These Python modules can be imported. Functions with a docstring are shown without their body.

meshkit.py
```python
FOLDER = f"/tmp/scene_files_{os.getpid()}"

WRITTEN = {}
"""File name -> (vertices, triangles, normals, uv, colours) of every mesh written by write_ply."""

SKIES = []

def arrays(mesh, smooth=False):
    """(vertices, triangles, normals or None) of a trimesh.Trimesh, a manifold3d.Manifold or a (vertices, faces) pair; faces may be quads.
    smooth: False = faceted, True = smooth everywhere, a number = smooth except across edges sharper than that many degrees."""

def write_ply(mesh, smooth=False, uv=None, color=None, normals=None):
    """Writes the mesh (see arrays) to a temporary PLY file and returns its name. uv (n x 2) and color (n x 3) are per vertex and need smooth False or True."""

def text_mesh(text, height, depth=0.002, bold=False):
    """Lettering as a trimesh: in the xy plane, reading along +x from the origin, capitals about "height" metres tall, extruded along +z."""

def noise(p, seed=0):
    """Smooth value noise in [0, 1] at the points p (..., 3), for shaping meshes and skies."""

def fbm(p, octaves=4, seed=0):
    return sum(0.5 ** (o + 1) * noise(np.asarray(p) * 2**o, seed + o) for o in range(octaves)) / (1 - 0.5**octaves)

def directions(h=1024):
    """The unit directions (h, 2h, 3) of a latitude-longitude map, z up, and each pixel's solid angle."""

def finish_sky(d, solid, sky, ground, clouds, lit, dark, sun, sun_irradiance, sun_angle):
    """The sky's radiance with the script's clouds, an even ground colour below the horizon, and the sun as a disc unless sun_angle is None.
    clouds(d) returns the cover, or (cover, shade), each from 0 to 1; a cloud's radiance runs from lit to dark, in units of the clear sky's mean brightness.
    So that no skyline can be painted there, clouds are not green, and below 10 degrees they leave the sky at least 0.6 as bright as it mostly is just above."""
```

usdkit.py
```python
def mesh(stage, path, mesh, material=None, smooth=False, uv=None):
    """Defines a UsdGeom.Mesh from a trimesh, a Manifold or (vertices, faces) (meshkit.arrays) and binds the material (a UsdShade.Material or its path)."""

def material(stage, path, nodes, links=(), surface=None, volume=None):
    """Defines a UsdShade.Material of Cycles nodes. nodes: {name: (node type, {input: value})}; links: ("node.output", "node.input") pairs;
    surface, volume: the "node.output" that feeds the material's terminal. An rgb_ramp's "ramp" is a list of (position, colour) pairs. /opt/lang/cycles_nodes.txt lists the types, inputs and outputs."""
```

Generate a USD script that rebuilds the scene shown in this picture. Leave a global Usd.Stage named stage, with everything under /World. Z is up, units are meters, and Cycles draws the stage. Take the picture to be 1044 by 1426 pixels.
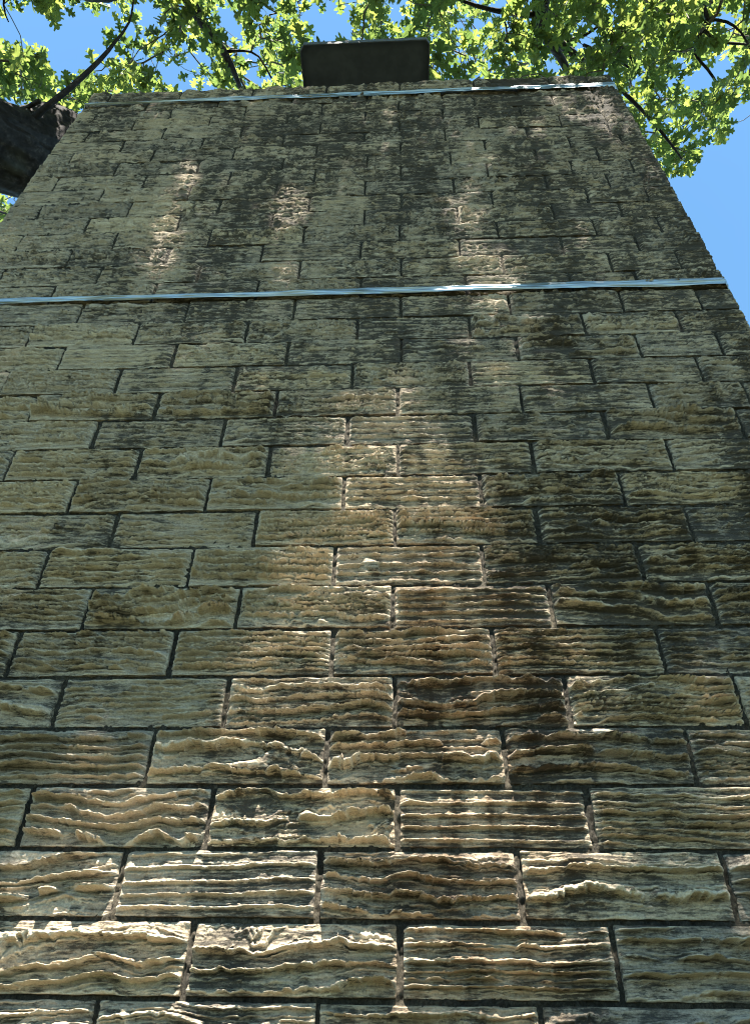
import math
import numpy as np, trimesh, usdkit, meshkit
from meshkit import noise, fbm
from pxr import Usd, UsdGeom, UsdLux, UsdShade, Gf, Sdf, Vt

stage = Usd.Stage.CreateInMemory()
UsdGeom.SetStageUpAxis(stage, 'Z')
UsdGeom.SetStageMetersPerUnit(stage, 1.0)
world = UsdGeom.Xform.Define(stage, '/World')
stage.SetDefaultPrim(world.GetPrim())
LOOK = '/World/Looks/'

# ------------------------------------------------------------------ camera, sky, sun, exposure
U = 0.1                                   # one course of stone, metres
Z0 = 1.6064                               # world height of course line 0
CAM = np.array([0.0, -1.23010, 1.55])
RC = np.array([[0.99908887, -0.0403915, 0.01378267],      # columns: right, forward, up
               [0.03968857, 0.7605742, -0.64803681],
               [0.01569243, 0.64799338, 0.76148429]])
EXPOSURE = 2.68
SKY_STRENGTH = 0.05
SUN_INTENSITY = 1.25
SUN_ELEV, SUN_AZ = math.radians(61.0), math.atan2(0.10, -1.0)
SUN = np.array([math.cos(SUN_ELEV) * math.sin(SUN_AZ), math.cos(SUN_ELEV) * math.cos(SUN_AZ), math.sin(SUN_ELEV)])

cam = UsdGeom.Camera.Define(stage, '/World/camera')
M = np.eye(4)
M[0, :3], M[1, :3], M[2, :3], M[3, :3] = RC[:, 0], RC[:, 2], -RC[:, 1], CAM
cam.AddTransformOp().Set(Gf.Matrix4d(M.tolist()))
cam.CreateHorizontalApertureAttr(26.0)
cam.CreateVerticalApertureAttr(26.0 * 1024 / 749)
cam.CreateFocalLengthAttr(26.0)
cam.CreateClippingRangeAttr(Gf.Vec2f(0.05, 2000))
cam.CreateExposureAttr(EXPOSURE)

dome = UsdLux.DomeLight.Define(stage, '/World/sky')
dome.CreateIntensityAttr(1.0)
sky_mat = usdkit.material(stage, LOOK + 'sky', {
    'sky': ('sky_texture', {'sky_type': 'single_scattering', 'sun_disc': False, 'sun_elevation': SUN_ELEV,
                            'sun_rotation': SUN_AZ, 'aerosol_density': 0.35, 'air_density': 1.0}),
    'tint': ('mix_color', {'blend_type': 'multiply', 'fac': 1.0, 'b': (0.755, 1.085, 1.12), 'use_clamp': False}),
    'bg': ('background_shader', {'strength': SKY_STRENGTH})}, [('sky.color', 'tint.a'), ('tint.result', 'bg.color')], surface='bg.background')
UsdShade.MaterialBindingAPI.Apply(dome.GetPrim()).Bind(sky_mat)
dome.GetPrim().SetCustomDataByKey('kind', 'structure')

sun = UsdLux.DistantLight.Define(stage, '/World/sun')
sun.CreateIntensityAttr(SUN_INTENSITY)
sun.CreateAngleAttr(0.5)
sun.CreateNormalizeAttr(True)
sun.CreateColorAttr(Gf.Vec3f(1.0, 0.94, 0.84))
zx = SUN
xx = np.cross([0, 1, 0], zx); xx /= np.linalg.norm(xx)
yx = np.cross(zx, xx)
M = np.eye(4); M[0, :3], M[1, :3], M[2, :3], M[3, :3] = xx, yx, zx, SUN * 50
sun.AddTransformOp().Set(Gf.Matrix4d(M.tolist()))

# ------------------------------------------------------------------ helpers
rng = np.random.default_rng(7)
_used = {}


def numbered(path):
    n = _used.get(path, 0)
    _used[path] = n + 1
    return path if n == 0 else '%s_%03d' % (path, n)


def tag(prim, **kw):
    for k, v in kw.items():
        prim.SetCustomDataByKey(k, v)
    return prim


def xform(name, label, category, loc=(0, 0, 0), group=None):
    x = UsdGeom.Xform.Define(stage, numbered('/World/' + name))
    x.AddTranslateOp().Set(Gf.Vec3d(*map(float, loc)))
    tag(x.GetPrim(), label=label, category=category)
    if group:
        tag(x.GetPrim(), group=group)
    return x


def put(parent, name, v, f, mat, n=None, origin=(0, 0, 0), wear=None, **custom):
    """One Mesh prim under parent; v in world space, origin is the parent's place."""
    path = numbered('%s/%s' % (parent, name))
    m = UsdGeom.Mesh.Define(stage, path)
    v = np.asarray(v, float) - np.asarray(origin, float)
    m.CreatePointsAttr(Vt.Vec3fArray.FromNumpy(v.astype(np.float32)))
    f = np.asarray(f, np.int32)
    m.CreateFaceVertexCountsAttr(Vt.IntArray.FromNumpy(np.full(len(f), f.shape[1], np.int32)))
    m.CreateFaceVertexIndicesAttr(Vt.IntArray.FromNumpy(f.ravel()))
    m.CreateSubdivisionSchemeAttr('none')
    if n is not None:
        m.CreateNormalsAttr(Vt.Vec3fArray.FromNumpy(np.asarray(n, np.float32)))
        m.SetNormalsInterpolation('vertex')
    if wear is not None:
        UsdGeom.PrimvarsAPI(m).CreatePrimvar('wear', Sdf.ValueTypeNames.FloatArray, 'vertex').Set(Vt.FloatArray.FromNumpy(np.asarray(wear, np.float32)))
    UsdShade.MaterialBindingAPI.Apply(m.GetPrim()).Bind(mat)
    tag(m.GetPrim(), **custom)
    return m


def put_tri(parent, name, mesh, mat, smooth=False, origin=(0, 0, 0), **custom):
    v, f, n = meshkit.arrays(mesh, smooth)
    return put(parent, name, v, f, mat, n, origin, **custom)


def image_ray(x, y):
    """World direction through a point of the 1044 x 1426 photograph."""
    d = RC @ np.array([(x - 522) / 1044.0, 1.0, -(y - 713) / 1044.0])
    return d / np.linalg.norm(d)


def image_of(P):
    q = (np.asarray(P) - CAM) @ RC
    return np.stack([522 + 1044 * q[..., 0] / q[..., 1], 713 - 1044 * q[..., 2] / q[..., 1]], -1), q[..., 1]


def on_wall(x, y):
    """Wall coordinates, in courses, of a point of the photograph."""
    d = image_ray(x, y)
    t = -CAM[1] / d[1]
    return (CAM[0] + t * d[0]) / U, (CAM[2] + t * d[2] - Z0) / U


def sstep(a, b, x):
    t = np.clip((np.asarray(x, float) - a) / (b - a), 0, 1)
    return t * t * (3 - 2 * t)


def inside(poly, X, Y):
    X, Y = np.asarray(X, float), np.asarray(Y, float)
    c = np.zeros(X.shape, bool)
    p = np.asarray(poly, float)
    for (x1, y1), (x2, y2) in zip(p, np.roll(p, -1, 0)):
        if y1 != y2:
            c ^= ((y1 > Y) != (y2 > Y)) & (X < (x2 - x1) * (Y - y1) / (y2 - y1) + x1)
    return c


# ------------------------------------------------------------------ materials
def stone_material(name, pale, deep, mildew, seed):
    N = {
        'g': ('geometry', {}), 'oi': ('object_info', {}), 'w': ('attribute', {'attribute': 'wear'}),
        'm1': ('mapping', {'scale': (1.0, 1.0, 0.38)}),
        'xyz': ('separate_xyz', {}), 'wz': ('map_range', {'from_min': 2.4, 'from_max': 5.0, 'to_min': 0.0, 'to_max': 0.10}),
        'wx': ('map_range', {'from_min': -0.1, 'from_max': 0.9, 'to_min': 0.0, 'to_max': 0.07}), 'wa': ('math', {'math_type': 'add'}), 'wb': ('math', {'math_type': 'add'}),
        'm2': ('mapping', {'scale': (0.30, 1.0, 2.1), 'location': (seed, 0, 2 * seed)}),
        'm3': ('mapping', {'scale': (1.0, 1.0, 0.22), 'location': (seed, 0, 0)}),
        'big': ('noise_texture', {'scale': 2.8, 'detail': 6, 'roughness': 0.66}),
        'blot': ('noise_texture', {'scale': 44, 'detail': 8, 'roughness': 0.74}),
        'strk': ('noise_texture', {'scale': 30, 'detail': 6, 'roughness': 0.7}),
        'drip': ('noise_texture', {'scale': 26, 'detail': 5, 'roughness': 0.6}),
        'grain': ('noise_texture', {'scale': 330, 'detail': 4, 'roughness': 0.7}),
        'pit': ('voronoi_texture', {'scale': 210}),
        'base': ('rgb_ramp', {'ramp': [(0.28, deep), (0.50, tuple(0.5 * (a + b) for a, b in zip(deep, pale))), (0.72, pale)]}),
        'hue': ('rgb_ramp', {'ramp': [(0.0, (0.84, 0.85, 0.86)), (0.35, (1.0, 0.99, 0.96)), (0.7, (1.10, 1.06, 0.96)), (1.0, (0.92, 0.92, 0.90))]}),
        'tone': ('mix_color', {'blend_type': 'multiply', 'fac': 1.0, 'use_clamp': True}),
        # pale worn crests
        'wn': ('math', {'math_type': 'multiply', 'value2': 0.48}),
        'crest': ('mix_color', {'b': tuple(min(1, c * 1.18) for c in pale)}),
        # black mildew in patches, drawn out sideways along the ripples and down in drips
        'bigk': ('math', {'math_type': 'multiply_add', 'value2': 1.25}), 'm4': ('mapping', {'scale': (0.30, 1.0, 1.9), 'location': (seed * 2, 0, seed)}),
        'fine': ('noise_texture', {'scale': 95, 'detail': 8, 'roughness': 0.78}), 'mm0': ('math', {'math_type': 'multiply_add', 'value2': 1.45}),
        'mm': ('math', {'math_type': 'multiply_add', 'value2': 0.6}),
        'mm2': ('math', {'math_type': 'multiply_add', 'value2': 0.4}),
        'mr': ('map_range', {'from_min': 1.83 - mildew, 'from_max': 2.10 - mildew, 'to_min': 0.0, 'to_max': 0.90, 'range_type': 'smoothstep'}),
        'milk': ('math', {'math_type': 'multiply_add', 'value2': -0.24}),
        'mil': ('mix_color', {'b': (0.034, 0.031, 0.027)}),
        # an old brown run stain, right of the middle, from half height down
        'bx0': ('math', {'math_type': 'subtract', 'value2': 0.10}), 'bx1': ('math', {'math_type': 'absolute'}), 'bx': ('map_range', {'from_min': 0.07, 'from_max': 0.22, 'to_min': 1.0, 'to_max': 0.0, 'range_type': 'smoothstep'}),
        'bz': ('map_range', {'from_min': 2.3, 'from_max': 2.9, 'to_min': 1.0, 'to_max': 0.0, 'range_type': 'smoothstep'}), 'bxz': ('math', {'math_type': 'multiply'}),
        'bn': ('map_range', {'from_min': 0.36, 'from_max': 0.58, 'to_min': 0.0, 'to_max': 0.8}), 'bk': ('math', {'math_type': 'multiply'}),
        'brn': ('mix_color', {'blend_type': 'multiply', 'b': (0.72, 0.61, 0.52)}),
        'gr': ('map_range', {'from_min': 0.3, 'from_max': 0.75, 'to_min': 0.62, 'to_max': 1.22}),
        'grm': ('mix_color', {'blend_type': 'multiply', 'fac': 1.0}),
        'h1': ('math', {'math_type': 'multiply_add', 'value2': 0.55}),
        'h2': ('math', {'math_type': 'multiply_add', 'value2': 0.25}),
        'bmp': ('bump', {'strength': 0.9, 'distance': 0.006}),
        'p': ('principled_bsdf', {'roughness': 0.93, 'specular_ior_level': 0.18, 'diffuse_roughness': 0.6}),
    }
    L = [('g.position', 'm1.vector'), ('g.position', 'm2.vector'), ('g.position', 'm3.vector'),
         ('m1.vector', 'big.vector'), ('m4.vector', 'blot.vector'), ('m2.vector', 'strk.vector'), ('m3.vector', 'drip.vector'),
         ('g.position', 'grain.vector'), ('g.position', 'pit.vector'),
         ('blot.fac', 'base.fac'), ('oi.random', 'hue.fac'), ('base.color', 'tone.a'), ('hue.color', 'tone.b'),
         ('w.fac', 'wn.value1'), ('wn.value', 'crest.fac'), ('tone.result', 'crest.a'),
         ('big.fac', 'bigk.value1'), ('g.position', 'xyz.vector'), ('xyz.z', 'wz.value'), ('xyz.x', 'wx.value'), ('wz.result', 'wa.value1'), ('wx.result', 'wa.value2'), ('wa.value', 'bigk.value3'), ('g.position', 'm4.vector'), ('m4.vector', 'fine.vector'), ('fine.fac', 'mm0.value1'), ('bigk.value', 'mm0.value3'), ('strk.fac', 'mm.value1'), ('mm0.value', 'mm.value3'),
         ('drip.fac', 'mm2.value1'), ('mm.value', 'mm2.value3'),
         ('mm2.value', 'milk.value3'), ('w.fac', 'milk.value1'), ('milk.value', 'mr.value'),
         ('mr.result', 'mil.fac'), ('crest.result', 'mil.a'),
         ('grain.fac', 'gr.value'), ('xyz.x', 'bx0.value1'), ('bx0.value', 'bx1.value1'), ('bx1.value', 'bx.value'), ('xyz.z', 'bz.value'), ('bx.result', 'bxz.value1'), ('bz.result', 'bxz.value2'), ('drip.fac', 'bn.value'), ('bxz.value', 'bk.value1'), ('bn.result', 'bk.value2'), ('bk.value', 'brn.fac'), ('mil.result', 'brn.a'), ('brn.result', 'grm.a'), ('gr.result', 'grm.b'), ('grm.result', 'p.base_color'),
         ('grain.fac', 'h1.value1'), ('blot.fac', 'h1.value3'), ('pit.distance', 'h2.value1'), ('h1.value', 'h2.value3'),
         ('h2.value', 'bmp.height'), ('bmp.normal', 'p.normal')]
    return usdkit.material(stage, LOOK + name, N, L, surface='p.BSDF')


STONE = [stone_material('stone_tan', (0.555, 0.468, 0.355), (0.210, 0.172, 0.128), 0.11, 0.0),
         stone_material('stone_grey', (0.53, 0.446, 0.340), (0.165, 0.136, 0.104), 0.13, 4.3),
         stone_material('stone_dark', (0.48, 0.406, 0.315), (0.132, 0.109, 0.086), 0.15, 9.1)]
mortar_mat = usdkit.material(stage, LOOK + 'mortar', {
    'g': ('geometry', {}), 'n': ('noise_texture', {'scale': 190, 'detail': 6, 'roughness': 0.85}),
    'b': ('noise_texture', {'scale': 8, 'detail': 4}),
    'r': ('rgb_ramp', {'ramp': [(0.36, (0.018, 0.017, 0.014)), (0.52, (0.055, 0.050, 0.040)), (0.70, (0.14, 0.125, 0.098))]}),
    'rb': ('rgb_ramp', {'ramp': [(0.35, (0.6, 0.6, 0.62)), (0.65, (1.15, 1.1, 1.0))]}),
    'm': ('mix_color', {'blend_type': 'multiply', 'fac': 1.0}),
    'bp': ('bump', {'strength': 1.0, 'distance': 0.006}), 'p': ('principled_bsdf', {'roughness': 0.95, 'specular_ior_level': 0.15})},
    [('g.position', 'n.vector'), ('g.position', 'b.vector'), ('n.fac', 'r.fac'), ('b.fac', 'rb.fac'), ('r.color', 'm.a'), ('rb.color', 'm.b'),
     ('m.result', 'p.base_color'), ('n.fac', 'bp.height'), ('bp.normal', 'p.normal')], surface='p.BSDF')
bark_mat = usdkit.material(stage, LOOK + 'bark', {
    'g': ('geometry', {}), 'n': ('noise_texture', {'scale': 28, 'detail': 7, 'roughness': 0.7}), 'l': ('noise_texture', {'scale': 5, 'detail': 4}),
    'r': ('rgb_ramp', {'ramp': [(0.34, (0.006, 0.005, 0.0055)), (0.55, (0.020, 0.017, 0.018)), (0.78, (0.09, 0.08, 0.072))]}),
    'rl': ('rgb_ramp', {'ramp': [(0.55, (0, 0, 0)), (0.72, (1, 1, 1))]}),
    'mx': ('mix_color', {'b': (0.07, 0.07, 0.055)}), 'k': ('math', {'math_type': 'multiply', 'value2': 0.5}),
    'bp': ('bump', {'strength': 0.8, 'distance': 0.01}), 'p': ('principled_bsdf', {'roughness': 0.9, 'specular_ior_level': 0.2})},
    [('g.position', 'n.vector'), ('g.position', 'l.vector'), ('n.fac', 'r.fac'), ('l.fac', 'rl.fac'), ('rl.color', 'k.value1'), ('k.value', 'mx.fac'), ('r.color', 'mx.a'), ('mx.result', 'p.base_color'),
     ('n.fac', 'bp.height'), ('bp.normal', 'p.normal')], surface='p.BSDF')
twig_mat = usdkit.material(stage, LOOK + 'twig', {
    'g': ('geometry', {}), 'n': ('noise_texture', {'scale': 60, 'detail': 4}),
    'r': ('rgb_ramp', {'ramp': [(0.3, (0.035, 0.03, 0.024)), (0.7, (0.11, 0.09, 0.07))]}), 'p': ('principled_bsdf', {'roughness': 0.85})},
    [('g.position', 'n.vector'), ('n.fac', 'r.fac'), ('r.color', 'p.base_color')], surface='p.BSDF')


def leaf_material(name, col, trans):
    return usdkit.material(stage, LOOK + name, {
        'g': ('geometry', {}), 'oi': ('object_info', {}),
        'n': ('noise_texture', {'scale': 22, 'detail': 4}),
        'v': ('rgb_ramp', {'ramp': [(0.0, (0.7, 0.74, 0.7)), (0.5, (1, 1, 1)), (1.0, (1.3, 1.2, 0.95))]}),
        'nv': ('rgb_ramp', {'ramp': [(0.3, (0.8, 0.82, 0.8)), (0.7, (1.15, 1.12, 1.05))]}),
        'a': ('mix_color', {'blend_type': 'multiply', 'fac': 1.0, 'a': col}), 'b': ('mix_color', {'blend_type': 'multiply', 'fac': 1.0}),
        'c': ('mix_color', {'blend_type': 'multiply', 'fac': 1.0, 'a': trans}),
        'p': ('principled_bsdf', {'roughness': 0.45, 'specular_ior_level': 0.4}), 't': ('translucent_bsdf', {}), 'm': ('mix_closure', {'fac': 0.52})},
        [('g.position', 'n.vector'), ('oi.random', 'v.fac'), ('n.fac', 'nv.fac'), ('v.color', 'a.b'), ('a.result', 'b.a'), ('nv.color', 'b.b'), ('b.result', 'p.base_color'),
         ('v.color', 'c.b'), ('c.result', 't.color'), ('p.BSDF', 'm.closure1'), ('t.BSDF', 'm.closure2')], surface='m.closure')


LEAF = [leaf_material('leaf_green', (0.058, 0.090, 0.032), (0.20, 0.285, 0.065)),
        leaf_material('leaf_light', (0.072, 0.103, 0.036), (0.29, 0.36, 0.08)),
        leaf_material('leaf_deep', (0.045, 0.074, 0.030), (0.13, 0.20, 0.05))]
cap_mat = usdkit.material(stage, LOOK + 'black_metal', {
    'g': ('geometry', {}), 'n': ('noise_texture', {'scale': 14, 'detail': 6, 'roughness': 0.65}),
    'r': ('rgb_ramp', {'ramp': [(0.35, (0.050, 0.060, 0.088)), (0.68, (0.080, 0.095, 0.135))]}),
    'rr': ('map_range', {'to_min': 0.35, 'to_max': 0.7}),
    'p': ('principled_bsdf', {'specular_ior_level': 0.45})},
    [('g.position', 'n.vector'), ('n.fac', 'r.fac'), ('r.color', 'p.base_color'), ('n.fac', 'rr.value'), ('rr.result', 'p.roughness')], surface='p.BSDF')
strap_mat = usdkit.material(stage, LOOK + 'strap', {
    'g': ('geometry', {}), 'mp': ('mapping', {'scale': (3.0, 1.0, 60.0)}), 'n': ('noise_texture', {'scale': 2.2, 'detail': 5, 'roughness': 0.6}),
    'r': ('rgb_ramp', {'ramp': [(0.3, (0.13, 0.155, 0.165)), (0.7, (0.36, 0.40, 0.43))]}),
    'rr': ('map_range', {'from_min': 0.3, 'from_max': 0.7, 'to_min': 0.22, 'to_max': 0.48}),
    'bp': ('bump', {'strength': 0.5, 'distance': 0.002}),
    'p': ('principled_bsdf', {'metallic': 0.85})},
    [('g.position', 'mp.vector'), ('mp.vector', 'n.vector'), ('n.fac', 'r.fac'), ('r.color', 'p.base_color'), ('n.fac', 'rr.value'), ('rr.result', 'p.roughness'),
     ('n.fac', 'bp.height'), ('bp.normal', 'p.normal')], surface='p.BSDF')
clay_mat = usdkit.material(stage, LOOK + 'clay', {
    'g': ('geometry', {}), 'n': ('noise_texture', {'scale': 12, 'detail': 5}), 'r': ('rgb_ramp', {'ramp': [(0.3, (0.16, 0.075, 0.045)), (0.7, (0.32, 0.16, 0.10))]}),
    'p': ('principled_bsdf', {'roughness': 0.85})}, [('g.position', 'n.vector'), ('n.fac', 'r.fac'), ('r.color', 'p.base_color')], surface='p.BSDF')
ground_mat = usdkit.material(stage, LOOK + 'ground', {
    'g': ('geometry', {}), 'n': ('noise_texture', {'scale': 1.3, 'detail': 8, 'roughness': 0.65}), 'f': ('noise_texture', {'scale': 40, 'detail': 5, 'roughness': 0.7}),
    'r': ('rgb_ramp', {'ramp': [(0.36, (0.024, 0.036, 0.013)), (0.55, (0.042, 0.045, 0.022)), (0.75, (0.085, 0.068, 0.046))]}),
    'rf': ('rgb_ramp', {'ramp': [(0.3, (0.65, 0.66, 0.62)), (0.7, (1.3, 1.28, 1.2))]}), 'm': ('mix_color', {'blend_type': 'multiply', 'fac': 1.0}),
    'bp': ('bump', {'strength': 1.0, 'distance': 0.03}), 'p': ('principled_bsdf', {'roughness': 0.95, 'specular_ior_level': 0.2})},
    [('g.position', 'n.vector'), ('g.position', 'f.vector'), ('n.fac', 'r.fac'), ('f.fac', 'rf.fac'), ('r.color', 'm.a'), ('rf.color', 'm.b'), ('m.result', 'p.base_color'),
     ('f.fac', 'bp.height'), ('bp.normal', 'p.normal')], surface='p.BSDF')

# ------------------------------------------------------------------ ground
g = np.concatenate([-np.geomspace(400, 0.4, 26), [0], np.geomspace(0.4, 400, 26)])
gx, gy = np.meshgrid(g, g, indexing='ij')
near = np.exp(-np.hypot(gx, gy) / 60)
gz = (fbm(np.stack([gx * 0.15, gy * 0.15, gx * 0], -1), 4, 5) - 0.5) * 0.25 * near - 0.06
n_ = len(g)
idx = np.arange(n_ * n_).reshape(n_, n_)
gf = np.stack([idx[:-1, :-1], idx[1:, :-1], idx[1:, 1:], idx[:-1, 1:]], -1).reshape(-1, 4)
put('/World', 'ground', np.stack([gx, gy, gz], -1).reshape(-1, 3), gf, ground_mat, kind='structure')

# ------------------------------------------------------------------ chimney
LABEL = 'tall chimney of rippled tan and grey stone blocks with a dark metal cap'
CH = '/World/chimney'
xform('chimney', LABEL, 'chimney')
DEPTH = 9.0                                   # courses
ZTOP = 33.6


def left_edge(z):
    return -13.08 - 0.030 * (33.6 - z)


def right_edge(z):
    return 8.72 + 0.027 * (33.6 - z)


JOINTS = {1: [-3.21, -0.16, 2.88], 2: [-4.47, -1.4, 1.64, 4.73], 3: [-6.27, -3.22, -0.19, 2.87], 4: [-4.42, -1.39, 1.61, 4.67],
          5: [-6.3, -3.25, -0.23, 2.8, 5.78], 6: [-7.48, -4.41, -1.4, 1.6, 4.64], 7: [-6.31, -3.29, -0.26, 2.78, 5.84],
          8: [-7.5, -4.42, -1.46, 1.56, 4.7], 9: [-6.28, -3.21, -0.23, 2.78, 5.9], 10: [-7.44, -4.38, -1.35, 1.66, 4.7],
          11: [-9.24, -6.19, -3.14, -0.15, 2.9, 5.99], 12: [-7.46, -4.34, -1.35, 1.67, 4.74, 7.85], 13: [-9.29, -6.17, -3.16, -0.15, 2.87, 6.0],
          14: [-10.37, -7.38, -4.32, -1.31, 1.7, 4.75, 7.43], 15: [-9.17, -6.11, -3.07, -0.05, 2.99, 6.12, 8.19],
          16: [-10.35, -7.35, -4.28, -1.23, 1.81, 4.86, 7.4], 17: [-9.21, -6.12, -3.06, -0.04, 2.97, 6.07, 8.19],
          18: [-10.33, -7.28, -4.22, -1.2, 1.84, 4.84, 6.72], 19: [-9.18, -6.12, -3.06, -0.03, 2.99, 6.13, 8.1],
          20: [-10.37, -7.28, -4.31, -1.26, 1.77, 4.88, 7.13], 21: [-12.31, -9.16, -6.1, -3.09, -0.07, 3.01, 6.02, 8.02],
          22: [-10.36, -7.29, -4.21, -1.2, 1.83, 4.88, 7.03], 23: [-12.28, -9.15, -6.1, -3.05, 0.0, 3.02, 6.12, 8.06],
          24: [-10.39, -7.29, -4.29, -1.22, 1.79, 4.91, 6.99], 25: [-12.29, -9.08, -6.04, -3.01, 0.01, 3.01, 5.92, 8.0],
          26: [-10.33, -7.34, -4.24, -1.2, 1.8, 4.82, 7.0]}


def course_z(k):
    return float(k) if k <= 27 else 27 + (k - 27) * (ZTOP - 27) / 7


def course_joints(k):
    zl, zr = left_edge(k + 0.5), right_edge(k + 0.5)
    js = sorted(JOINTS.get(k, []))
    r = np.random.default_rng(900 + k)
    if not js:
        js = [-0.02 + r.normal(0, 0.05) if k % 2 else -1.3 + r.normal(0, 0.05)]
    while js[0] - 3.05 > zl + 0.7:
        js.insert(0, js[0] - 3.06 + r.normal(0, 0.03))
    while js[-1] + 3.05 < zr - 0.6:
        js.append(js[-1] + 3.05 + r.normal(0, 0.04))
    if zr - js[-1] > 2.5:
        js.append(zr - (0.95 if k % 2 else 1.75) + r.normal(0, 0.08))
    return [zl] + js + [zr]


BED, PERP = 0.078, 0.095
MORTAR_Y = 0.052


def pn(u, v, su, sv, s):
    return noise(np.stack([u * su + s * 7.13, v * sv + s * 3.71, np.full(np.shape(u), s * 1.37 + 0.5)], -1), int(s * 13) & 255)


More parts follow.
